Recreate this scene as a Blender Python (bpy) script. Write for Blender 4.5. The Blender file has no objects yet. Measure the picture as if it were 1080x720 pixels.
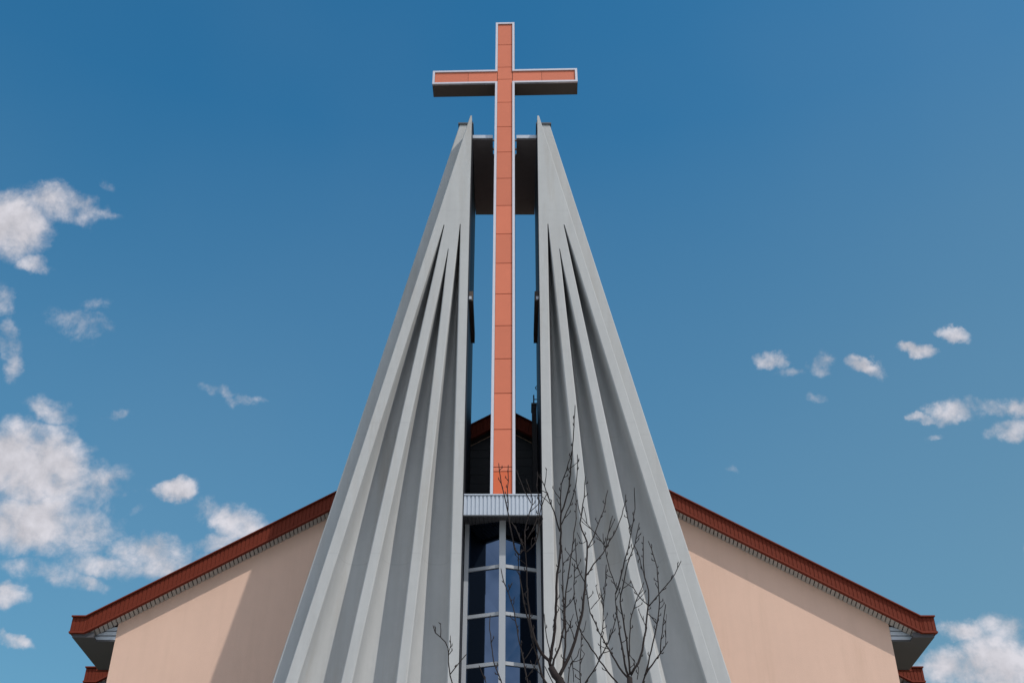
import bpy, math, random
from mathutils import Vector, Matrix
R = math.radians
random.seed(7)
C = bpy.context.scene.collection
S = bpy.context.scene

# ------------------------------------------------------------------ camera
PITCH, FOC, CX = 35.9, 1229.0, 0.155           # degrees, focal length in px of a 1080 px wide frame
cam_d = bpy.data.cameras.new('camera'); cam = bpy.data.objects.new('camera', cam_d); C.objects.link(cam)
cam.location = (CX, 0, 1.6); cam.rotation_euler = (R(90 + PITCH), 0, 0)
cam_d.sensor_width = 36; cam_d.lens = FOC / 1080 * 36; cam_d.clip_end = 3000
S.camera = cam

# ------------------------------------------------------------------ sun + sky
SUN_AZ, SUN_EL = 47.0, 50.0                    # degrees to the right of straight behind the camera
sv = Vector((math.sin(R(SUN_AZ)) * math.cos(R(SUN_EL)), -math.cos(R(SUN_AZ)) * math.cos(R(SUN_EL)), math.sin(R(SUN_EL))))
sun_d = bpy.data.lights.new('sun', 'SUN'); sun_d.energy = 2.6; sun_d.angle = R(0.5); sun_d.color = (1, .93, .83)
sun = bpy.data.objects.new('sun', sun_d); C.objects.link(sun)
sun.rotation_euler = sv.to_track_quat('Z', 'Y').to_euler(); sun.location = sv * 60

S.view_settings.view_transform = 'Standard'; S.view_settings.look = 'None'
S.view_settings.gamma = 1; S.view_settings.use_curve_mapping = False
S.view_settings.exposure = 0.26
S.render.resolution_x, S.render.resolution_y = 1024, 682

W = bpy.data.worlds.new('World'); S.world = W; W.use_nodes = True
nt = W.node_tree; N = nt.nodes; L = nt.links
N.clear()
def nd(t, **k):
    n = N.new(t)
    for a, b in k.items(): setattr(n, a, b)
    return n
def mth(op, a, b=None, c=None, clamp=False):
    n = nd('ShaderNodeMath', operation=op); n.use_clamp = clamp
    for i, v in enumerate((a, b, c)):
        if v is None: continue
        if isinstance(v, (int, float)): n.inputs[i].default_value = v
        else: L.new(v, n.inputs[i])
    return n.outputs[0]
def mixc(f, a, b, blend='MIX'):
    n = nd('ShaderNodeMix', data_type='RGBA', blend_type=blend)
    for i, v in ((0, f), (6, a), (7, b)):
        if isinstance(v, (int, float)): n.inputs[i].default_value = v
        elif isinstance(v, tuple): n.inputs[i].default_value = (*v, 1)
        else: L.new(v, n.inputs[i])
    return n.outputs[2]
sky = nd('ShaderNodeTexSky', sky_type='NISHITA'); sky.sun_disc = False
sky.sun_elevation = R(SUN_EL); sky.sun_rotation = math.atan2(sv.x, sv.y)
sky.altitude = 150; sky.air_density = 1.0; sky.dust_density = 0.35; sky.ozone_density = 2.6
SKY_TINT = (0.57, 1.02, 0.875); SKY_STR = 0.139; CLOUD = 3.9
hs = nd('ShaderNodeHueSaturation'); hs.inputs['Saturation'].default_value = 1.27; L.new(sky.outputs[0], hs.inputs['Color'])
skyc = mixc(1.0, hs.outputs[0], SKY_TINT, 'MULTIPLY')
tc = nd('ShaderNodeTexCoord'); sep = nd('ShaderNodeSeparateXYZ'); L.new(tc.outputs['Generated'], sep.inputs[0])
az = mth('MULTIPLY', mth('ARCTAN2', sep.outputs[0], sep.outputs[1]), 57.29578)
el = mth('MULTIPLY', mth('ARCSINE', sep.outputs[2]), 57.29578)
def azel(px, py):                               # heading and height in the sky of a point of the photograph
    c, s = math.cos(R(PITCH)), math.sin(R(PITCH)); u = (px - 540) / FOC; v = (360 - py) / FOC
    d = Vector((u, c - v * s, s + v * c)).normalized()
    return math.degrees(math.atan2(d.x, d.y)), math.degrees(math.asin(d.z))
def noise(scale, det, rough, vec=None, dist=0.0, out=0):
    n = nd('ShaderNodeTexNoise'); n.inputs['Scale'].default_value = scale; n.inputs['Detail'].default_value = det
    n.inputs['Roughness'].default_value = rough; n.inputs['Distortion'].default_value = dist
    L.new(vec if vec else tc.outputs['Generated'], n.inputs['Vector']); return n.outputs[out]
wv = nd('ShaderNodeSeparateXYZ'); L.new(noise(24, 6, .6, None, 0, 1), wv.inputs[0])
az0, el0 = az, el
az = mth('ADD', az, mth('MULTIPLY', mth('SUBTRACT', wv.outputs[0], .5), 2.5))
el = mth('ADD', el, mth('MULTIPLY', mth('SUBTRACT', wv.outputs[1], .5), 1.9))
# px, py, half width, half height, slant (dy/dx in the picture), weight
CL = [(8, 232, 66, 42, 0.1, 1.0), (66, 214, 50, 24, .35, .8), (88, 218, 42, 10, .4, .55), (40, 275, 26, 14, .2, .62), (84, 342, 36, 20, .2, .62), (100, 322, 24, 10, -.3, .35),
      (2, 318, 16, 30, 0, .6), (4, 362, 18, 26, 0, .6), (10, 386, 14, 20, 0, .55),
      (54, 434, 36, 18, .3, .5), (235, 410, 32, 10, .2, .6), (258, 421, 26, 9, .3, .6), (122, 435, 20, 6, 0, .38),
      (30, 490, 96, 48, 0.1, .95), (72, 510, 72, 42, .15, .85), (40, 552, 104, 38, 0.05, .95), (184, 518, 28, 15, -.15, .75),
      (153, 540, 16, 8, 0, .4), (240, 543, 36, 18, .3, .75), (262, 552, 40, 20, .1, .7),
      (160, 580, 56, 22, .1, .75), (170, 594, 60, 26, 0, .65), (110, 594, 60, 18, .05, .55), (48, 604, 56, 16, .2, .55), (85, 615, 46, 12, .3, .45), (8, 628, 34, 18, .15, .68), (10, 676, 30, 10, .2, .6), (225, 572, 34, 14, -.3, .5),
      (812, 381, 25, 13, -.05, .78), (835, 389, 26, 9, -.2, .45), (865, 385, 20, 14, -.4, .45), (912, 386, 30, 14, .35, .75), (964, 370, 32, 11, .1, .78), (1008, 354, 25, 9, .05, .66),
      (1012, 434, 44, 19, -.2, .85), (1044, 430, 30, 16, .2, .6), (1075, 431, 26, 14, 0, .78), (1062, 453, 34, 15, -.35, .82), (972, 441, 14, 8, 0, .5), (985, 459, 16, 6, -.1, .38),
      (768, 494, 24, 8, .15, .4), (860, 418, 26, 7, 0, .33),
      (1020, 666, 40, 18, 0, .85), (1066, 664, 34, 20, 0, .75), (1000, 705, 60, 34, 0, .85), (1060, 700, 60, 42, 0, .9),
      (1100, 600, 22, 30, 0, .6), (108, 195, 10, 5, .4, .3),
      (-130, 300, 90, 70, 0, 1), (-160, 520, 110, 80, .1, 1), (1260, 520, 110, 60, 0, 1), (1300, 300, 80, 40, .1, .9)]
SMALL = lambda rx, px: rx * (.82 if px > 700 and px < 1055 else 1.0)
field = None
for px, py, rx, ry, sl, wt in CL:
    a0, e0 = azel(px, py); a1, e1 = azel(px + 10, py + 10 * sl); ux, uy = a1 - a0, e1 - e0
    k = math.hypot(ux * math.cos(R(e0)), uy) / math.hypot(10, 10 * sl)      # degrees per pixel there
    ce = math.cos(R(e0)); n_ = math.hypot(ux * ce, uy); ux, uy = ux * ce / n_, uy / n_
    da = mth('MULTIPLY', mth('SUBTRACT', az, a0), ce); de = mth('SUBTRACT', el, e0)
    p = mth('MULTIPLY', mth('ADD', mth('MULTIPLY', da, ux), mth('MULTIPLY', de, uy)), 1 / (SMALL(rx, px) * k * 1.14))
    q = mth('MULTIPLY', mth('SUBTRACT', mth('MULTIPLY', de, ux), mth('MULTIPLY', da, uy)), 1 / (SMALL(ry, px) * k * 1.14))
    g = mth('MULTIPLY', mth('SUBTRACT', 1.0, mth('ADD', mth('MULTIPLY', p, p), mth('MULTIPLY', q, q)), None, True), wt)
    field = g if field is None else mth('MAXIMUM', field, g)
n1 = noise(34, 8, .6, None, .2); n2 = noise(120, 5, .6); n0 = noise(13, 4, .5)
nn = mth('ADD', mth('MULTIPLY', mth('SUBTRACT', n1, .5), 2.0), mth('ADD', mth('MULTIPLY', mth('SUBTRACT', n2, .5), .5), mth('MULTIPLY', mth('SUBTRACT', n0, .5), .7)))
# unseen broken cloud added behind the camera to whiten the fill light
back = mth('MULTIPLY', mth('SUBTRACT', -.05, sep.outputs[1]), 3.0, None, True)
bfield = mth('MULTIPLY', back, mth('ADD', .05, mth('MULTIPLY', mth('SUBTRACT', noise(2.6, 5, .55), .40, None, True), 5.5), None, True))
field = mth('MAXIMUM', field, bfield)
gate = mth('MULTIPLY', field, 3.2, None, True)
mr = nd('ShaderNodeMapRange', interpolation_type='SMOOTHSTEP'); mr.inputs[1].default_value = .12; mr.inputs[2].default_value = 1.0
L.new(mth('ADD', field, mth('MULTIPLY', nn, .80)), mr.inputs[0])
cov = mth('MULTIPLY', mth('MULTIPLY', mr.outputs[0], gate), .95)
ofs = nd('ShaderNodeVectorMath', operation='ADD'); L.new(tc.outputs['Generated'], ofs.inputs[0]); ofs.inputs[1].default_value = (.006, -.004, .011)
relief = mth('ADD', mth('MULTIPLY', mth('SUBTRACT', n1, noise(34, 8, .6, ofs.outputs[0], .2)), .8), mth('MULTIPLY', mth('SUBTRACT', n0, noise(13, 4, .5, ofs.outputs[0])), .7))
bright = mth('ADD', 1.0, mth('ADD', relief, mth('MULTIPLY', mth('SUBTRACT', n2, .5), .14)))
bright = mth('MULTIPLY', mth('MINIMUM', mth('MAXIMUM', bright, .86), 1.18), mth('ADD', 1.0, mth('MULTIPLY', back, .75)))   # the added rear clouds are brightened to lift the fill
cc = nd('ShaderNodeVectorMath', operation='SCALE'); cc.inputs[0].default_value = (CLOUD * .96, CLOUD * .935, CLOUD); L.new(bright, cc.inputs[3])
veil = mth('MULTIPLY', mth('SUBTRACT', noise(2.2, 3, .5), .48, None, True), .25)      # thin high haze in the air
skyv = mixc(veil, skyc, (CLOUD * .42, CLOUD * .55, CLOUD * .68))
low = mth('MULTIPLY', mth('MULTIPLY', mth('SUBTRACT', 46.0, el0), 1 / 40.0, None, True), .62)   # paler air towards the horizon
side = mth('MULTIPLY', mth('MULTIPLY', mth('SUBTRACT', az0, -4.0), 1 / 34.0, None, True), mth('MULTIPLY', mth('MULTIPLY', mth('SUBTRACT', 55.0, el0), 1 / 16.0, None, True), .17))
skyv = mixc(mth('MAXIMUM', 0.0, mth('ADD', low, side), None, True), skyv, (CLOUD * .31, CLOUD * .475, CLOUD * .55))
fin = mixc(cov, skyv, cc.outputs[0])
bg = nd('ShaderNodeBackground'); bg.inputs[1].default_value = SKY_STR; L.new(fin, bg.inputs[0])
wo = nd('ShaderNodeOutputWorld'); L.new(bg.outputs[0], wo.inputs[0])

# ------------------------------------------------------------------ materials
def mat(name, col, rough=.8, metal=0.0, var=.0, vscale=3.0, bump=0.0, bscale=40.0, spec=.5, streak=0.0, lines=0.0, coat=0.0, stain=None, each=0.0):
    m = bpy.data.materials.new(name); m.use_nodes = True; t = m.node_tree; b = t.nodes['Principled BSDF']
    b.inputs['Base Color'].default_value = (*col, 1); b.inputs['Roughness'].default_value = rough; b.inputs['Metallic'].default_value = metal
    b.inputs['Specular IOR Level'].default_value = spec
    if coat: b.inputs['Coat Weight'].default_value = coat
    g = t.nodes.new('ShaderNodeNewGeometry')
    def nz(scale, det=5, vec=None, ro=.6):
        n = t.nodes.new('ShaderNodeTexNoise'); n.inputs['Scale'].default_value = scale; n.inputs['Detail'].default_value = det; n.inputs['Roughness'].default_value = ro
        t.links.new(vec if vec else g.outputs['Position'], n.inputs['Vector']); return n.outputs[0]
    def mm(op, a, b_=None, clamp=False):
        n = t.nodes.new('ShaderNodeMath'); n.operation = op; n.use_clamp = clamp
        for i, v in enumerate((a, b_)):
            if v is None: continue
            if isinstance(v, (int, float)): n.inputs[i].default_value = v
            else: t.links.new(v, n.inputs[i])
        return n.outputs[0]
    f = None
    if var:
        f = mm('ADD', mm('MULTIPLY', mm('SUBTRACT', nz(vscale), .5), 2 * var), mm('MULTIPLY', mm('SUBTRACT', nz(vscale * 7, 6), .5), var))
    if streak:
        mp = t.nodes.new('ShaderNodeMapping'); mp.inputs['Scale'].default_value = (7, 7, .35); t.links.new(g.outputs['Position'], mp.inputs[0])
        s = mm('MULTIPLY', mm('SUBTRACT', nz(1.0, 5, mp.outputs[0]), .5), 2 * streak); f = s if f is None else mm('ADD', f, s)
    if lines:
        sp = t.nodes.new('ShaderNodeSeparateXYZ'); t.links.new(g.outputs['Position'], sp.inputs[0])
        w = mm('ADD', mm('MULTIPLY', sp.outputs[2], 1 / 2.44), mm('MULTIPLY', nz(1.5), .012))
        fr = mm('FRACT', w); ln = mm('LESS_THAN', fr, .006)
        f2 = mm('MULTIPLY', mm('MULTIPLY', ln, mm('MULTIPLY', nz(2.2), 1.5)), -lines); f = f2 if f is None else mm('ADD', f, f2)
    if f is not None:
        v = t.nodes.new('ShaderNodeVectorMath'); v.operation = 'SCALE'; v.inputs[0].default_value = col; t.links.new(mm('ADD', f, 1.0), v.inputs[3])
        t.links.new(v.outputs[0], b.inputs['Base Color'])
    if stain:                                    # weather stains of another tint, running down
        mp2 = t.nodes.new('ShaderNodeMapping'); mp2.inputs['Scale'].default_value = (3.2, 3.2, .28); t.links.new(g.outputs['Position'], mp2.inputs[0])
        k = mm('MULTIPLY', mm('SUBTRACT', nz(1.0, 7, mp2.outputs[0], .68), .50), 4.5, True)
        k = mm('MULTIPLY', k, mm('MULTIPLY', mm('SUBTRACT', nz(.55, 3), .30), 2.0, True))
        x = t.nodes.new('ShaderNodeMix'); x.data_type = 'RGBA'; t.links.new(mm('MULTIPLY', k, .75), x.inputs[0]); x.inputs[7].default_value = (*stain, 1)
        src = b.inputs['Base Color'].links[0].from_socket; t.links.new(src, x.inputs[6]); t.links.new(x.outputs[2], b.inputs['Base Color'])
    if each:                                     # sheets from different batches
        oi = t.nodes.new('ShaderNodeObjectInfo'); v2 = t.nodes.new('ShaderNodeVectorMath'); v2.operation = 'SCALE'
        src = b.inputs['Base Color'].links[0].from_socket; t.links.new(src, v2.inputs[0])
        t.links.new(mm('ADD', mm('MULTIPLY', mm('SUBTRACT', oi.outputs['Random'], .5), each), 1.0), v2.inputs[3]); t.links.new(v2.outputs[0], b.inputs['Base Color'])
    if bump:
        bp = t.nodes.new('ShaderNodeBump'); bp.inputs['Strength'].default_value = bump; bp.inputs['Distance'].default_value = .01
        t.links.new(nz(bscale, 6), bp.inputs['Height']); t.links.new(bp.outputs[0], b.inputs['Normal'])
    return m
M = dict(
    concrete=mat('painted_concrete', (.392, .404, .418), .85, var=.10, vscale=1.1, bump=.15, bscale=60, streak=.10, lines=.11, stain=(.285, .255, .22), spec=.3),
    coping=mat('dark_sheet_metal', (.07, .075, .085), .5, .3),
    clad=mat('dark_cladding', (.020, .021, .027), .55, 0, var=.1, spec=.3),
    slab=mat('dark_soffit_paint', (.16, .155, .17), .8, var=.15, vscale=2, spec=.2),
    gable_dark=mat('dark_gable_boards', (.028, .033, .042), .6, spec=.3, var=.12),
    stucco=mat('cream_stucco', (.62, .432, .35), .95, var=.06, vscale=.9, bump=.4, bscale=90, spec=.15, streak=.04, stain=(.50, .345, .265)),
    fascia=mat('red_brown_sheet', (.128, .024, .013), .65, 0, var=.10, vscale=4, spec=.1),
    trim=mat('red_trim', (.145, .027, .015), .6, 0, var=.06, spec=.12),
    roof=mat('red_brown_roof', (.15, .036, .022), .5, var=.08),
    slat=mat('grey_soffit_slat', (.36, .34, .32), .6, var=.05),
    joint=mat('soffit_backing', (.022, .021, .022), .9),
    eave=mat('brown_grey_soffit', (.064, .064, .074), .7, var=.12),
    siding=mat('pale_siding', (.52, .58, .66), .45, 0, spec=.6),
    silver=mat('galvanised_sheet', (.43, .475, .54), .38, .35, var=.05, vscale=2),
    steel=mat('brushed_rim', (.56, .555, .59), .34, .7, var=.08, vscale=6),
    orange=mat('orange_panel', (.545, .152, .086), .6, each=.13, var=.05, vscale=2.5, spec=.3),
    orange2=mat('orange_panel_deep', (.57, .115, .045), .55, var=.03, vscale=2.5, spec=.3),  # bottom panel of the cross, a more saturated orange
    case=mat('cross_casing', (.06, .045, .04), .7, var=.12),
    white=mat('white_frame', (.32, .345, .385), .4, 0),
    glass=mat('coated_glass', (.062, .098, .165), .03, 1.0, var=.12, vscale=1.2),
    bark=mat('grey_bark', (.024, .019, .019), .9, var=.4, vscale=9, bump=.4, bscale=60, spec=.2),
    ground=mat('lawn', (.09, .11, .05), .95, var=.25, vscale=.6, bump=.5, bscale=12),
    paving=mat('pale_bounce_paving', (.45, .415, .37), .9, var=.1, vscale=1.5, bump=.2),
    plinth=mat('grey_plinth', (.22, .21, .20), .9, var=.08),
    fitting=mat('black_fitting', (.015, .015, .018), .5),
)

# ------------------------------------------------------------------ mesh builder
class MB:
    def __init__(s): s.v = []; s.f = []
    def add(s, vs, fs):
        o = len(s.v); s.v += [tuple(p) for p in vs]; s.f += [[i + o for i in f] for f in fs]; return s
    def hexa(s, p):                              # eight corners: bottom loop, top loop
        return s.add(p, [(3, 2, 1, 0), (4, 5, 6, 7), (0, 1, 5, 4), (1, 2, 6, 5), (2, 3, 7, 6), (3, 0, 4, 7)])
    def box(s, a, b):
        (x0, y0, z0), (x1, y1, z1) = a, b
        x0, x1 = min(x0, x1), max(x0, x1); y0, y1 = min(y0, y1), max(y0, y1); z0, z1 = min(z0, z1), max(z0, z1)
        return s.hexa([(x0, y0, z0), (x1, y0, z0), (x1, y1, z0), (x0, y1, z0), (x0, y0, z1), (x1, y0, z1), (x1, y1, z1), (x0, y1, z1)])
    def prism(s, xz, y0, y1):                    # outline in x,z drawn out from y0 to y1
        n = len(xz); vs = [(x, y0, z) for x, z in xz] + [(x, y1, z) for x, z in xz]
        return s.add(vs, [list(range(n)), list(range(2 * n - 1, n - 1, -1))] + [(i, i + n, (i + 1) % n + n, (i + 1) % n) for i in range(n)])
    def loft(s, loops):
        n = len(loops[0]); vs = [p for l in loops for p in l]; fs = []
        for k in range(len(loops) - 1):
            for i in range(n):
                j = (i + 1) % n; fs.append((k * n + i, k * n + j, (k + 1) * n + j, (k + 1) * n + i))
        fs.append(list(range(n - 1, -1, -1))); fs.append([(len(loops) - 1) * n + i for i in range(n)])
        return s.add(vs, fs)
    def tube(s, pts, rad, sides=6):
        pts = [Vector(p) for p in pts]; loops = []; up = Vector((.31, .92, .17)).normalized()
        for i, p in enumerate(pts):
            t = (pts[min(i + 1, len(pts) - 1)] - pts[max(i - 1, 0)]).normalized()
            a = t.cross(up).normalized(); b = t.cross(a)
            loops.append([p + (a * math.cos(k * 2 * math.pi / sides) + b * math.sin(k * 2 * math.pi / sides)) * rad[i] for k in range(sides)])
        return s.loft(loops)
    def build(s, name, m, parent=None, label=None, smooth=False, loc=None):
        me = bpy.data.meshes.new(name); off = Vector(parent['_o']) if parent and '_o' in parent else Vector(loc or (0, 0, 0))
        me.from_pydata([tuple(Vector(p) - off) for p in s.v], [], s.f)
        import bmesh
        bm = bmesh.new(); bm.from_mesh(me); bmesh.ops.remove_doubles(bm, verts=bm.verts, dist=1e-5)
        bmesh.ops.recalc_face_normals(bm, faces=bm.faces); bm.to_mesh(me); bm.free()
        if smooth == 'auto':
            bm = bmesh.new(); bm.from_mesh(me)
            for f in bm.faces: f.smooth = True
            for e in bm.edges: e.smooth = len(e.link_faces) == 2 and e.calc_face_angle(0) < R(28)
            bm.to_mesh(me); bm.free()
        elif smooth:
            for p in me.polygons: p.use_smooth = True
        me.materials.append(m); o = bpy.data.objects.new(name, me); C.objects.link(o)
        o['_o'] = tuple(off)
        if parent: o.parent = parent
        elif loc: o.location = loc
        if label: o['label'] = label
        return o
def thing(name, label, cat, loc=(0, 0, 0), group=None):
    o = bpy.data.objects.new(name, None); C.objects.link(o); o.location = loc; o['_o'] = tuple(loc)
    o['label'] = label; o['category'] = cat
    if group: o['group'] = group
    return o

# ------------------------------------------------------------------ ground
g = MB().add([(-400, -400, -.004), (400, -400, -.004), (400, 400, -.004), (-400, 400, -.004)], [(0, 1, 2, 3)]).build('ground', M['ground']); g['kind'] = 'structure'
p = MB().add([(-60, -70, 0), (60, -70, 0), (60, 19.93, 0), (-60, 19.93, 0)], [(0, 1, 2, 3)]).build('bounce_forecourt', M['paving']); p['kind'] = 'structure'  # unseen paving, made wide and pale to bounce warm fill onto the facade

# ------------------------------------------------------------------ church building
SL = .59
church = thing('church_building', 'wide cream church behind the concrete tower, gabled front with red-brown ribbed roof edge', 'church', (0, 20, 0))
def gable(yf, yw, yend, H, Wd, zb, deep, front):
    """yf fascia face, yw wall face, yend end of this roof, H half width at the eave, Wd half width of the wall, zb underside of the eave"""
    hb = H - .26                                 # where the sloping lower edge turns level
    zc_b = zb + SL * hb; zc_t = zc_b + .325; ht = H - .24; zw = zc_b - .041
    def zbot(x): return max(zb, zc_b - SL * x)
    def ztop(x): return max(zc_t - SL * ht, zc_t - SL * x)
    # wall
    MB().prism([(-Wd, 0), (Wd, 0), (Wd, zw - SL * Wd + .10), (0, zw + .10), (-Wd, zw - SL * Wd + .10)], yw, yw + .3).build('front_wall', M['stucco'], church)
    for sg in (-1, 1):
        sd = MB().box((sg * (Wd - .003), yw + .3, 0), (sg * (Wd - .3), yend - .3, zb + .1)).build('side_wall', M['stucco'], church)
        # ribbed fascia sheet: upright ribs, real relief
        f = MB(); x = 0.0; pitch = .072; prof = []
        while x < H - 1e-6:
            for dx, dy in ((0, 0), (.046, 0), (.052, .008), (.066, .008)):
                if x + dx < H: prof.append((x + dx, dy))
            x += pitch
        prof += [(ht, prof[-1][1]), (hb, prof[-1][1]), (H, 0)]; prof = sorted(set(prof))
        v = []; fs = []
        for xx, dy in prof:
            zb_, zt_ = zbot(xx) + .03, ztop(xx) - .03
            v += [(sg * xx, yf + dy, zb_), (sg * xx, yf + dy, zt_), (sg * xx, yf + .05, zt_), (sg * xx, yf + .05, zb_)]
        for i in range(len(prof) - 1):
            a = i * 4; fs += [(a, a + 4, a + 5, a + 1), (a + 1, a + 5, a + 6, a + 2), (a + 3, a + 2, a + 6, a + 7), (a, a + 3, a + 7, a + 4)]
        e = (len(prof) - 1) * 4; fs += [(e, e + 3, e + 2, e + 1), (0, 1, 2, 3)]
        fa = f.add(v, fs).build('fascia', M['fascia'], church)
        # folded trims along the top and the bottom edge, and the eave-side board
        t = MB()
        for lo, hi, out, hinge in (('b', .03, .012, hb), ('t', .022, .045, ht)):
            fn = zbot if lo == 'b' else ztop; xs = [0, hinge, H + .012]
            for x0, x1 in zip(xs, xs[1:]):
                za, zc = fn(x0), fn(min(x1, H)); q = (0, hi) if lo == 'b' else (-hi, 0.0)
                t.hexa([(sg * x0, yf - out, za + q[0]), (sg * x1, yf - out, zc + q[0]), (sg * x1, yf + .07, zc + q[0]), (sg * x0, yf + .07, za + q[0]),
                        (sg * x0, yf - out, za + q[1]), (sg * x1, yf - out, zc + q[1]), (sg * x1, yf + .07, zc + q[1]), (sg * x0, yf + .07, za + q[1])])
        t.build('trim', M['trim'], fa)
        MB().box((sg * H, yf + .075, zb), (sg * (H - .04), yend, zc_t - SL * ht - .005)).build('eave_board', M['fascia'], church)
        # raked soffit slats under the fascia
        b = MB().hexa([(0, yf + .06, zc_b + .045), (sg * hb, yf + .06, zb + .045), (sg * hb, yw - .003, zb + .004), (0, yw - .003, zw + .045),
                       (0, yf + .06, zc_b + .06), (sg * hb, yf + .06, zb + .06), (sg * hb, yw - .003, zb + .019), (0, yw - .003, zw + .06)])
        so = b.build('soffit', M['joint'], church)
        s = MB(); x = 1.05 if front else .02; w = .052; gp = .0695
        while x + w < hb - .02:
            za, zc = zc_b - SL * x, zc_b - SL * (x + w)
            s.hexa([(sg * x, yf + .075, za + .012), (sg * (x + w), yf + .075, zc + .012), (sg * (x + w), yw - .006, zc - .029), (sg * x, yw - .006, za - .029),
                    (sg * x, yf + .075, za + .04), (sg * (x + w), yf + .075, zc + .04), (sg * (x + w), yw - .006, zc - .001), (sg * x, yw - .006, za - .001)]); x += gp
        s.build('slat', M['slat'], so)
        # level eave soffit and the pale siding that closes the end of the gable above it
        MB().box((sg * (Wd - .004), yw - .004, zb - .06), (sg * (H - .045), yend, zb - .03)).box((sg * (hb - .16), yf + .056, zb - .06), (sg * (H - .045), yw - .006, zb - .03)).box((sg * (hb - .16), yf + .056, zb - .029), (sg * (H - .045), yf + .075, zb + .03)).build('eave_soffit', M['eave'], church)
        pn = MB(); z = zb - .026
        hgt = zw - SL * Wd - zb + .06
        k = 0
        while z < zb + hgt - .03:
            z1 = z + .088; x1 = min(hb + .05, (zw + .03 - z1) / SL); x1b = min(hb + .05, (zw + .03 - z) / SL)
            if x1 > Wd + .05:
                y0 = yw + .012
                pn.hexa([(sg * (Wd + .002), y0 - .012, z), (sg * x1b, y0 - .012, z), (sg * x1b, y0 + .05, z), (sg * (Wd + .002), y0 + .05, z),
                         (sg * (Wd + .002), y0 + .01, z1 - .018), (sg * x1, y0 + .01, z1 - .018), (sg * x1, y0 + .05, z1 - .018), (sg * (Wd + .002), y0 + .05, z1 - .018)])
            z = z1
        pb = MB().prism([(sg * (Wd + .002), zb - .026), (sg * (H - .05), zb - .026), (sg * (H - .05), zb + .02), (sg * (hb + .03), zb + .02), (sg * (Wd + .002), zb - .01 + SL * (hb - Wd))], yw + .075, yw + .1).build('eave_closure', M['joint'], church)
        pn.build('siding', M['siding'], pb)
        MB().box((sg * (Wd - .1), yend + .003, zb - .08), (sg * H, yend + .06, zb + .32)).build('eave_end_trim', M['trim'], church)
        # roof sheet
        rf = MB().hexa([(0, yf + .08, zc_t - .14), (sg * ht, yf + .08, zc_t - SL * ht - .14), (sg * ht, yend, zc_t - SL * ht - .14), (0, yend, zc_t - .14),
                        (0, yf + .08, zc_t - .035), (sg * ht, yf + .08, zc_t - SL * ht - .035), (sg * ht, yend, zc_t - SL * ht - .035), (0, yend, zc_t - .035)]).build('roof', M['roof'], church)
gable(19.75, 20.0, 21.42, 7.69, 6.94, 9.53, True, True)
gable(23.0, 23.25, 44.0, 8.47, 7.75, 9.80, False, False)
for sg in (-1, 1):
    MB().box((sg * 6.90, 21.16, 9.14), (sg * 7.05, 21.6, 9.40)).build('corner_block', M['white'], church)
# dark boarding of the gable between the two tower shells
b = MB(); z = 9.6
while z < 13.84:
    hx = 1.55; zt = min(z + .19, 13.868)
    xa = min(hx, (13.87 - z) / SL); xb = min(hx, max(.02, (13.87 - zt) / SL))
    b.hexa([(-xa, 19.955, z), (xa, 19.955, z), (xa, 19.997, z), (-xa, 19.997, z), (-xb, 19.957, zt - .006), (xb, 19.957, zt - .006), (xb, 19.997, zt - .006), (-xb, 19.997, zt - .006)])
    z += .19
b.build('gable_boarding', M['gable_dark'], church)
MB().box((-6.96, 19.94, 0), (6.96, 19.998, .6)).build('plinth', M['plinth'], church)

# ------------------------------------------------------------------ tower of two fluted concrete shells
tower = thing('concrete_tower', 'tall grey fluted concrete tower of two tapering halves with an open slot between', 'tower', (0, 17, 0))
YF = 17.0
Al = lambda z: 4.806 - .2069 * z
Ar = lambda z: 4.615 - .2060 * z
Bl = lambda z: 3.448 - .1372 * z
Br = lambda z: 3.281 - .1378 * z
Cl = lambda z: 2.043 - .0609 * z
Cr = lambda z: 1.870 - .0605 * z
Dl = lambda z: .799 + .0027 * z
Dr = lambda z: .616 + .0035 * z
Sl = lambda z: 5.13 - .2096 * z
def dep(z): return .43 + .022 * min(max(0, z - 9.5), 4.5)
D0 = .40; BACK = 19.6; ZT = 19.74
tips = [16.72, 16.09, 16.70]
SEG = 14
def profile(z, top=False):
    d = dep(z); pts = []
    y0 = YF if not top else YF + D0 - .002
    pts += [(Dr(z), BACK), (Dr(z), y0)]
    lim = max(Al(z), Dr(z) + .02) - .016; prev = Dr(z)
    for (l, r), tp in zip(((Dl, Cr), (Cl, Br), (Bl, Ar)), (tips[0], tips[1], tips[2])):
        a, b_ = l(z), r(z); dd = d
        if z > tp + 1e-4 or top: a = b_ = (a + b_) / 2; dd = 0
        elif b_ - a < .012: m_ = (a + b_) / 2; a, b_ = m_ - .006, m_ + .006
        a = min(max(a, prev), lim); b_ = min(max(b_, a), lim); prev = b_
        rr = min(.018, (b_ - a) * .2)            # eased arrises
        pts += [(a - rr, y0)]
        for k in range(SEG + 1):                 # hollow flute
            u = -math.cos(math.pi * k / SEG); q = (1 - abs(u) ** 2.6) ** (1 / 2.6)
            pts.append(((a + b_) / 2 + (b_ - a) / 2 * u, y0 + (dd * q if dd else 0) + (rr if dd and k in (0, SEG) else 0)))
        pts += [(b_ + rr, y0)]
    al = max(Al(z), Dr(z) + .02)
    pts += [(al - .012, y0), (al, y0 + (.012 if not top else 0)), (al, YF + D0), (Sl(z) - .015, YF + D0), (Sl(z), YF + D0 + .015), (Sl(z), BACK)]
    return pts
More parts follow.
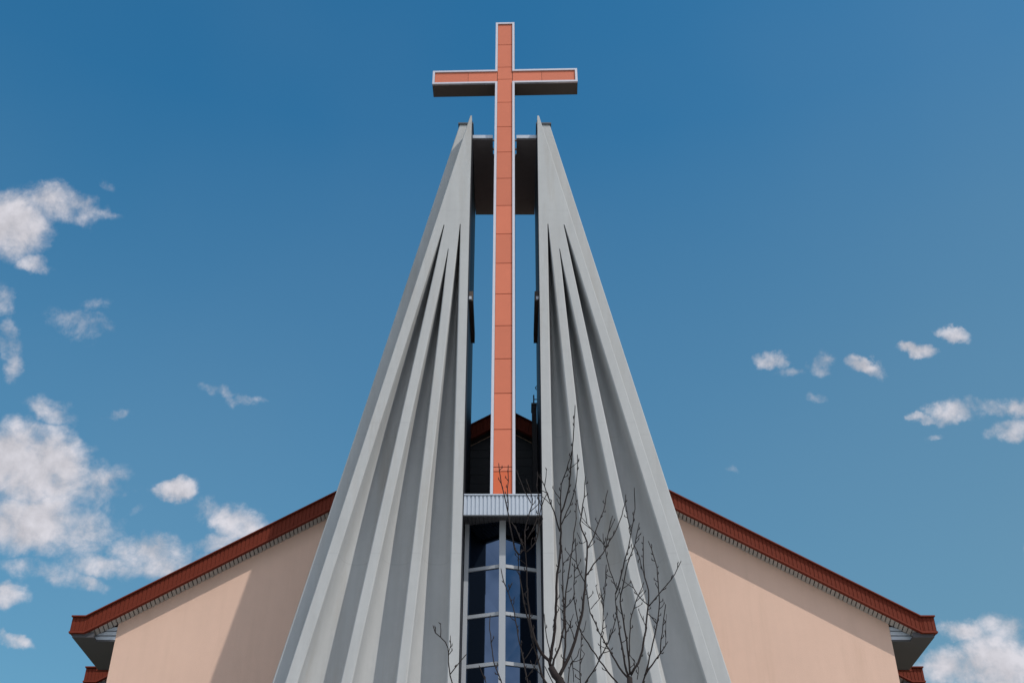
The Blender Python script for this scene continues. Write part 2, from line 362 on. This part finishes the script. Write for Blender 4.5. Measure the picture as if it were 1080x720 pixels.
zs = sorted(set([0, 1, 2, 3.5, 5, 6.5, 8, 9.5, 11, 12.5, 14, 15, 15.6, 16.09, 16.0901 + .004, 16.5, 16.70, 16.704, 16.72, 16.724, 17.5, 18, 18.5, 19, 19.4, ZT]))
for sg in (-1, 1):
    loops = [[(sg * x, y, z) for x, y in profile(z)] for z in zs]
    loops += [[(sg * x, y, z) for x, y in profile(min(z, 19.9), True)] for z in (ZT + .003, 19.885)]
    sh = MB().loft(loops).build('shell', M['concrete'], tower, smooth='auto')
    MB().hexa([(sg * (Dr(19.9) - .02), YF + D0 - .03, 19.888), (sg * (Sl(19.9) + .03), YF + D0 - .03, 19.888), (sg * (Sl(19.9) + .03), BACK, 19.888), (sg * (Dr(19.9) - .02), BACK, 19.888),
               (sg * (Dr(19.9) - .02), YF + D0 - .03, 19.925), (sg * (Sl(19.9) + .03), YF + D0 - .03, 19.925), (sg * (Sl(19.9) + .03), BACK, 19.925), (sg * (Dr(19.9) - .02), BACK, 19.925)]).build('coping', M['coping'], sh)
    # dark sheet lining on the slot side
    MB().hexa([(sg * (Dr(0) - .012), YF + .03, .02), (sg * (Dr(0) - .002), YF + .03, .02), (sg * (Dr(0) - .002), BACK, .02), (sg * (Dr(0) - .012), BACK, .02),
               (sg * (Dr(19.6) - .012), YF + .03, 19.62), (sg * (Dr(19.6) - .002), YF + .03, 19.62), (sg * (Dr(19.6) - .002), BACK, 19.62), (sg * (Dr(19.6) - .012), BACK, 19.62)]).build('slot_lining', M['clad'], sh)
    # short ledge inside the slot
    MB().box((sg * (Dr(15.1) - .014), 17.38, 15.13), (sg * (Dr(15.1) - .085), 18.75, 15.36)).build('slot_ledge', M['case'], sh)
    MB().box((sg * (Dr(15.1) - .014), 17.33, 15.13), (sg * (Dr(15.1) - .06), 17.375, 15.20)).build('ledge_bracket', M['silver'], sh)
# roof slab bridging the slot, notched round the cross
rs = MB(); zl, zh = 19.40, 19.50
for x0, x1, y0, y1 in ((-.668, -.25, 17.36, 17.88), (.25, .668, 17.36, 17.88), (-.668, .668, 17.882, 19.205), (-.668, .668, 19.208, 19.7)):
    rs.box((x0, y0, zl), (x1, y1, zh))
slab = rs.build('roof_slab', M['slab'], tower)
for x0, x1 in ((-.668, -.25), (.25, .668)):
    MB().box((x0, 17.335, zl + .02), (x1, 17.357, zh + .01)).build('edge_flashing', M['silver'], slab)
for yy in (17.40, 17.66):
    for sg in (-1, 1): MB().box((sg * .216, yy, zl + .02), (sg * .249, yy + .035, zl + .06)).build('tie_bracket', M['silver'], slab)
# canopy across the slot
cw = .636; zc0, zc1 = 10.45, 10.812
v = []; fs = []; xs = []; x = -cw; st = .066
while x < cw - 1e-6:
    for dx, dy in ((0, 0), (.036, 0), (.044, .016), (.058, .016)):
        if x + dx < cw: xs.append((x + dx, dy))
    x += st
xs.append((cw, 0))
for xx, dy in xs: v += [(xx, 17.05 + dy, zc0), (xx, 17.05 + dy, zc1), (xx, 17.09, zc1), (xx, 17.09, zc0)]
for i in range(len(xs) - 1):
    a = i * 4; fs += [(a, a + 4, a + 5, a + 1), (a + 1, a + 5, a + 6, a + 2), (a + 3, a + 2, a + 6, a + 7), (a, a + 3, a + 7, a + 4)]
fs += [(0, 1, 2, 3), (len(xs) * 4 - 4, len(xs) * 4 - 1, len(xs) * 4 - 2, len(xs) * 4 - 3)]
can = MB().add(v, fs).build('canopy', M['silver'], tower, 'silver ribbed canopy across the slot')
MB().box((-cw, 17.035, zc1 + .002), (cw, 18.3, zc1 + .022)).build('canopy_top', M['silver'], can)
sf = MB(); x = -cw
while x < cw - .01:
    sf.hexa([(x, 17.095, 10.465), (x + .058, 17.095, 10.465), (x + .058, 17.75, 10.575), (x, 17.75, 10.575), (x, 17.095, 10.48), (x + .058, 17.095, 10.48), (x + .058, 17.75, 10.59), (x, 17.75, 10.59)]); x += .066
sf.build('canopy_soffit', M['eave'], can)
MB().box((-cw, 17.035, zc0 - .02), (cw, 17.092, zc0 - .002)).build('canopy_drip', M['coping'], can)

# tall window in the slot, folded outward along its middle
win = MB()
We, Ye, Yc = .60, 17.60, 17.405
def yw_(x): return Yc + (Ye - Yc) * abs(x) / We
ztr = [9.715 - .807 * k for k in range(-1, 12)]
fr = MB()
fr.box((-.052, Yc - .055, .3), (.052, Yc + .05, 10.555))
for sg in (-1, 1):
    fr.box((sg * .556, Ye - .045, .3), (sg * .626, Ye + .06, 10.555))
wf = fr.build('window', M['white'], tower, 'tall blue window folded outward, under the silver canopy')
for zt in ztr:
    if zt > 10.5 or zt < .35: continue
    for sg in (-1, 1):
        a, b_ = .0535, .555
        MB().hexa([(sg * a, yw_(a) - .03, zt - .028), (sg * b_, yw_(b_) - .03, zt - .028), (sg * b_, yw_(b_) + .04, zt - .028), (sg * a, yw_(a) + .04, zt - .028),
                   (sg * a, yw_(a) - .03, zt + .028), (sg * b_, yw_(b_) - .03, zt + .028), (sg * b_, yw_(b_) + .04, zt + .028), (sg * a, yw_(a) + .04, zt + .028)]).build('transom', M['white'], wf)
rows = [10.56] + [z for z in ztr if .35 < z < 10.5] + [.3]
for sg in (-1, 1):
    for zt, zb_ in zip(rows, rows[1:]):
        a, b_ = .0535, .555; z1, z0 = zt - .0285, zb_ + .0285
        if z1 - z0 < .15: continue
        tl = random.uniform(-.0015, .0015); t2 = random.uniform(-.0015, .0015)
        MB().hexa([(sg * a, yw_(a) + tl, z0), (sg * b_, yw_(b_) - tl, z0), (sg * b_, yw_(b_) + .012 - tl, z0), (sg * a, yw_(a) + .012 + tl, z0),
                   (sg * a, yw_(a) + t2, z1), (sg * b_, yw_(b_) - t2, z1), (sg * b_, yw_(b_) + .012, z1), (sg * a, yw_(a) + .012, z1)]).build('pane', M['glass'], wf)

# ------------------------------------------------------------------ cross
CY, CD, CWD = 17.15, .38, .21
cr = thing('cross', 'tall orange panelled cross with a silver rim standing in the slot of the tower', 'cross', (0, CY, 10.836))
cr.rotation_euler = (0, 0, R(-1.4))
zc = [10.91]; top, at, ab, arm = 22.93, 21.345, 20.925, 1.575
rim = .048; yf = CY; w = CWD
out = [(-w, 10.836), (w, 10.836), (w, ab), (arm, ab), (arm, at), (w, at), (w, top), (-w, top), (-w, at), (-arm, at), (-arm, ab), (-w, ab)]
inset = [(-w + rim, 10.836), (w - rim, 10.836), (w - rim, ab + rim), (arm - rim, ab + rim), (arm - rim, at - rim), (w - rim, at - rim), (w - rim, top - rim), (-w + rim, top - rim), (-w + rim, at - rim), (-arm + rim, at - rim), (-arm + rim, ab + rim), (-w + rim, ab + rim)]
n = len(out); c = MB()
MB().prism(out, yf + .047, yf + CD).build('casing', M['case'], cr)
vs = [(x, yf, z) for x, z in out] + [(x, yf, z) for x, z in inset] + [(x, yf + .045, z) for x, z in out] + [(x, yf + .045, z) for x, z in inset]
fs = []
for i in range(1, n):
    j = (i + 1) % n
    fs += [(i, j, n + j, n + i), (2 * n + i, 3 * n + i, 3 * n + j, 2 * n + j), (i, 2 * n + i, 2 * n + j, j), (n + i, n + j, 3 * n + j, 3 * n + i)]
fs += [(0, n, 3 * n, 2 * n), (1, 2 * n + 1, 3 * n + 1, n + 1)]
c.add(vs, fs).build('rim', M['steel'], cr)
pi = w - rim; gp = .007; ypan = yf + .026
seams = [22.191, 21.458] + [21.042 - .742 * k for k in range(0, 14)]
zz = [top - rim] + [22.191, 21.45] + [21.06] + [20.337 - .743 * k for k in range(0, 13)] + [10.84]
zz = [z for z in zz if z >= 10.84]
def panel(x0, x1, z0, z1, m): MB().box((x0 + gp / 2, ypan, z0 + gp), (x1 - gp / 2, yf + .043, z1 - gp)).build('panel', m, cr, 'deeper orange bottom panel' if m is M['orange2'] else None)
for a, b_ in zip(zz, zz[1:]):
    if a < 11.6 and b_ > 10.95 or b_ < 11.0:
        pass
    if a - b_ < .1: continue
    if b_ < 10.9:
        panel(-pi, pi, 11.335, a, M['orange']) if a - 11.335 > .06 else None
        panel(-pi, pi, b_, 11.335, M['orange2'])
    else: panel(-pi, pi, b_, a, M['orange'])
for sg in (-1, 1):
    xs_ = [pi + .004, .80, arm - rim]
    for x0, x1 in zip(xs_, xs_[1:]):
        a_, b_ = sorted((sg * x0, sg * x1)); panel(a_, b_, ab + rim - .004, at - rim + .004, M['orange'])

# ------------------------------------------------------------------ small things on the gable
ch = thing('vent_flue', 'dark square flue rising behind the right tower half', 'flue', (.59, 19.36, 10.9))
MB().box((.545, 19.22, 10.91), (.638, 19.50, 13.98)).build('flue_shaft', M['clad'], ch)
MB().box((.532, 19.205, 13.982), (.643, 19.52, 14.02)).build('flue_cap', M['coping'], ch)
an = MB(); an.tube([(.585, 19.36, 14.02), (.585, 19.36, 14.30)], [.014, .014]); an.tube([(.585, 19.36, 14.20), (.735, 19.36, 14.20)], [.01, .01]); an.tube([(.70, 19.36, 14.02), (.70, 19.36, 14.48), (.66, 19.36, 14.53), (.62, 19.36, 14.48), (.64, 19.36, 14.43)], [.01] * 5)
an.tube([(.585, 19.36, 14.08), (.70, 19.36, 14.13)], [.008, .008])
a = an.build('roof_aerial', M['fitting'], None, 'small dark aerial standing on the flue cap'); a['category'] = 'aerial'
lm = MB().box((-.50, 19.80, 12.00), (-.22, 19.86, 12.05)).box((-.40, 19.84, 11.96), (-.36, 19.95, 12.0)).box((-.42, 19.78, 11.95), (-.26, 19.84, 12.0)).build('wall_fitting', M['fitting'], None, 'small black lamp fixed to the dark gable boards beside the cross'); lm['category'] = 'fitting'  # small dark mark on the gable, built as a plain black fitting

# ------------------------------------------------------------------ bare trees
def wpt(px, py, y):
    c_, s_ = math.cos(R(PITCH)), math.sin(R(PITCH)); u = (px - 540) / FOC; v_ = (360 - py) / FOC
    k = y / (c_ - v_ * s_); return Vector((CX + u * k, y, 1.6 + (s_ + v_ * c_) * k))
def tree(label, D, trunk, brs, seed, rtr):
    rnd = random.Random(seed); base = wpt(*trunk[0], D)
    root = thing('bare_tree', label, 'tree', (base.x + .05, D, 0), 'bare young trees before the tower')
    pts = [Vector((base.x + .05, D, 0)), Vector((base.x - .02, D, base.z * .35)), Vector((base.x + .03, D, base.z * .7))] + [wpt(x, y, D) for x, y in trunk]
    npt = len(pts); MB().tube(pts, [rtr * (1.9 - 1.0 * i / (npt - 1)) for i in range(npt)], 9).build('trunk', M['bark'], root, smooth=True)
    known = [((x, y), 0.0, rtr * .9) for x, y in trunk]
    for poly, wpx in brs:
        (sx, sy) = poly[0]
        near = min(known, key=lambda k: (k[0][0] - sx) ** 2 + (k[0][1] - sy) ** 2)
        o0 = near[1]; ln = sum(math.hypot(a[0] - b[0], a[1] - b[1]) for a, b in zip(poly, poly[1:])) / 130
        amp = rnd.uniform(-.42, .34) * ln
        # resample with a little wander
        P = []
        tot = 0; seg = [0]
        for a, b in zip(poly, poly[1:]): tot += math.hypot(a[0] - b[0], a[1] - b[1]); seg.append(tot)
        m = max(3, int(tot / 7)); 
        for i in range(m + 1):
            t = tot * i / m; j = max(k for k in range(len(seg)) if seg[k] <= t + 1e-6); j = min(j, len(poly) - 2)
            f = (t - seg[j]) / max(1e-6, seg[j + 1] - seg[j])
            x = poly[j][0] + (poly[j + 1][0] - poly[j][0]) * f; y = poly[j][1] + (poly[j + 1][1] - poly[j][1]) * f
            if 0 < i < m: x += rnd.uniform(-.45, .45); y += rnd.uniform(-.3, .3)
            P.append((x, y, o0 + amp * (i / m) ** 1.2))
        r0 = wpx / 2 / 162; r1 = min(r0 * .8, .0036)
        W3 = [wpt(x, y, D + o) for x, y, o in P]; rad = [r0 + (r1 - r0) * (i / m) ** .8 for i in range(m + 1)]
        B = MB(); K = B
        B.tube(W3 + [W3[-1] + (W3[-1] - W3[-2]).normalized() * .012], rad + [.001], 6)
        for i, (q, r) in enumerate(zip(P, rad)): known.append(((q[0], q[1]), q[2], r))
        # short spurs and buds
        for i in range(1, m):
            if rad[i] < .013 and rnd.random() < .5:
                t = (W3[i + 1] - W3[i]).normalized(); sd = Vector((rnd.uniform(-1, 1), rnd.uniform(-.8, .8), rnd.uniform(-.2, .2))); sd = (sd - t * sd.dot(t)).normalized()
                lg = rnd.uniform(.012, .05) if rnd.random() < .8 else rnd.uniform(.06, .15)
                a = W3[i]; b = a + (t * rnd.uniform(.5, 1) + sd * .7).normalized() * lg
                if lg > .055:
                    mid = (a + b) / 2 + sd * .006; B.tube([a, mid, b], [.004, .0034, .0024], 5)
                else: B.tube([a, b], [.0042, .003], 5)
                K.tube([b - t * .006, b + t * .006, b + t * .022], [.003, .0048, .001], 5)
            elif rnd.random() < .2:
                t = (W3[i + 1] - W3[i]).normalized(); sd = Vector((rnd.uniform(-1, 1), rnd.uniform(-.8, .8), 0)).normalized()
                K.tube([W3[i] + sd * rad[i] * .5, W3[i] + sd * (rad[i] + .008) + t * .01, W3[i] + sd * (rad[i] + .012) + t * .024], [.004, .0045, .001], 5)
        B.build('branch', M['bark'], root, smooth=True)
    return root
T1 = [([(581, 703), (579, 696), (572, 690), (566, 679), (560, 660), (557, 637), (555.5, 606), (554, 581)], 4.6),
      ([(554, 581), (545.8, 561), (540, 551)], 1.8), ([(554, 581), (553.5, 557), (558, 543), (560.5, 535), (562, 525), (559, 517), (555, 506)], 2.2),
      ([(560, 530), (552, 516), (545, 496)], 1.4), ([(555, 582), (564, 573), (568, 563), (568.5, 545), (570, 537), (577, 520)], 1.9), ([(556, 568), (561, 560), (566.7, 545), (569, 530), (566, 512), (567, 498)], 1.7),
      ([(588, 735), (571.7, 714), (566, 689), (560.6, 673), (557.8, 655), (552.8, 637), (548.6, 612), (546.5, 598), (547, 584.5)], 3.4),
      ([(547, 584.5), (543, 579), (539.6, 561), (537, 548), (535.6, 538), (531.4, 521), (528.6, 509), (526, 489)], 2.6), ([(547, 585), (550, 581), (553.5, 579)], 2), ([(535.8, 538), (536, 525.5), (535, 518), (536, 505), (536, 491)], 1.6),
      ([(580, 697), (581, 692), (583, 679), (585, 662), (586, 646), (586.7, 629), (588, 602), (590.8, 581), (591.5, 560), (591.5, 542), (595, 532), (600, 513), (601.7, 497), (603.7, 473), (605, 455), (606.5, 428)], 4.6),
      ([(590.6, 560), (584, 539), (578, 523.6), (572.8, 508), (567, 500)], 2.2), ([(591.5, 541), (590.8, 521), (592, 511), (596, 500), (601, 483), (603.5, 474)], 1.9), ([(592, 553), (599, 537.5), (606.8, 515), (609, 500), (609, 480)], 1.7), ([(584, 539), (580, 530), (570, 522)], 1.2),
      ([(583, 702), (584, 695.5), (589, 684), (592.8, 671), (595, 656.7), (595, 645), (593.6, 622), (593.6, 595), (592.5, 575)], 3.2),
      ([(590, 716), (594.4, 702), (595.5, 686.7), (597, 669), (595.6, 652), (597, 622), (600, 602), (602.6, 585), (605, 564), (607.5, 545), (608, 532), (607, 518)], 3.4), ([(597, 640), (604.5, 631), (606, 626)], 1.6), ([(593.5, 594), (599, 589.5), (602.5, 583)], 1.3),
      ([(589, 714), (594, 705.5), (601, 691), (606.7, 674), (611, 659), (614.4, 643), (615.8, 632), (617, 615.5), (618, 606), (619, 588), (619, 570), (613, 557), (611.4, 551), (613.7, 539), (616.5, 522), (617.3, 503)], 5.2),
      ([(619, 579), (625.5, 568), (629.7, 555.6), (636.7, 537.5), (641, 517)], 1.9), ([(618, 607), (621.4, 603), (628, 592), (638, 581), (640, 576), (649, 560), (656, 543), (659.6, 528), (660, 522)], 2.1), ([(638.7, 578), (640, 571), (642, 560), (646, 544)], 1.4), ([(638.7, 577), (635, 571), (628, 562), (614, 546)], 1.2), ([(637, 579), (636, 563)], 1.2),
      ([(617, 614), (611.7, 604), (607.5, 593), (606.8, 568)], 1.6), ([(619, 570), (614, 573), (609, 562)], 1.2),
      ([(593, 716), (604, 735), (612, 732), (618, 718), (627, 705), (633, 693), (640, 680), (646, 665), (650, 650), (651, 640)], 2.6), ([(612, 731), (612, 700), (612.5, 680), (613, 667)], 1.7), ([(598, 728), (599, 716), (600.6, 702), (609, 692), (611, 684)], 1.8), ([(612, 700), (617, 688), (613.5, 685)], 1.1),
      ([(581, 698), (578, 677), (575.5, 666), (574, 648)], 1.5), ([(586, 725), (579, 711), (575, 703)], 1.4), ([(606, 676), (603, 664), (598, 655), (594, 648)], 1.3), ([(597, 668), (602, 655), (604.5, 648)], 1.1), ([(610, 660), (616, 668), (618, 655)], 1.0),
      ([(602, 690), (604, 700), (605, 718)], 1.2)]
T2 = [([(662, 714), (654.4, 705.5), (640, 681), (631, 664), (623, 646.7), (620, 630), (617.5, 617)], 2.8), ([(663, 735), (650.5, 719), (640, 706.7), (631, 694), (622, 681), (613, 668), (609, 654), (605.4, 632), (605.4, 615), (606, 595)], 2.5),
      ([(663.5, 714), (660.5, 706), (656.7, 687), (652.8, 662), (650.5, 646), (649.5, 637), (649, 626)], 3.4), ([(649, 626), (651, 621), (656.4, 600), (660.5, 585), (664.7, 570), (666.5, 558), (669.6, 536), (669, 515)], 2.2), ([(665, 560), (662, 545), (660, 532)], 1.2), ([(651, 622), (645, 606), (640, 590), (638.5, 580)], 1.6),
      ([(664.5, 711), (663.5, 695), (662, 682), (659, 666), (658, 656), (653.5, 636), (655, 625), (657.8, 613), (662.6, 592), (669, 575), (671, 566), (674, 552)], 2.9), ([(669, 575), (673, 583), (676, 594), (680, 610)], 1.3), ([(671, 568), (675, 563)], 1.1),
      ([(665.5, 711), (673, 699), (677.8, 684), (681, 664), (682.8, 646), (684, 633.6), (683.5, 620), (681, 612.8), (679, 603), (678.6, 588), (678.6, 566)], 3.8), ([(663.3, 692), (664, 677), (665, 654), (670, 635), (679, 614)], 1.9), ([(684, 638), (675, 630), (669, 621), (665.4, 612)], 1.6), ([(684.2, 639), (698, 622.5), (711, 607), (718, 592)], 1.9), ([(683.5, 647), (688, 651), (693, 658)], 1.4),
      ([(668, 740), (677.8, 719), (683, 703), (687.8, 681), (693, 660), (695.3, 640), (694.6, 615.5), (693, 600), (689.7, 586), (684, 571)], 2.7), ([(680, 712), (684.4, 705.5), (695.6, 690), (704, 676.7)], 3.0), ([(696.5, 688), (697, 678), (699, 660), (702, 637.6)], 1.6), ([(702, 679), (702.5, 662), (703, 648)], 0.9),
      ([(634, 692), (633, 676), (635.5, 662), (636.5, 642), (638, 624), (639.4, 596)], 1.6), ([(636.5, 645), (634.5, 632), (633.7, 621)], 1.2), ([(623, 642), (630, 634), (637, 625)], 1.2), ([(665, 714), (671, 700), (666, 693), (664, 690)], 1.2), ([(672, 716), (674, 705), (671, 699)], 1.2), ([(682, 662), (679, 654), (678.5, 650)], 1.1)]
T3 = [([(535, 745), (529, 718), (522, 702), (519, 687), (518, 672), (516, 662), (517, 649)], 1.9), ([(520, 745), (512, 718), (505.6, 702)], 1.4),
      ([(490, 760), (476.7, 719), (474.4, 711), (473, 693), (472, 680), (466.7, 673), (460, 668), (457, 660)], 2.1), ([(474.4, 711), (481, 702), (491, 690.5)], 1.5), ([(473, 688), (475, 682), (475, 671)], 1.1),
      ([(562, 745), (556, 717), (552, 695), (548, 680), (545, 662), (541, 638), (535, 623), (530, 609), (528.5, 600)], 2.1), ([(541.5, 637), (542.5, 630)], 1.2), ([(552, 696), (557, 690), (561, 683)], 1.2), ([(535.6, 624), (538, 617)], 1.1), ([(555, 715), (562, 706), (566, 695)], 1.3)]
tree('bare young tree with forked trunk and many upright limbs, beside the window', 9.2, [(596, 790), (593, 740), (590, 716), (585, 711), (581, 703)], T1, 3, .030)
tree('bare young tree with long arching limbs, rightmost of the trees before the right half', 9.7, [(668, 790), (665, 740), (664, 714)], T2, 11, .026)
tree('thin bare sapling with a few sparse twigs before the window, leftmost of the trees', 8.7, [(518, 850), (516, 800), (520, 765)], T3 , 23, .014)
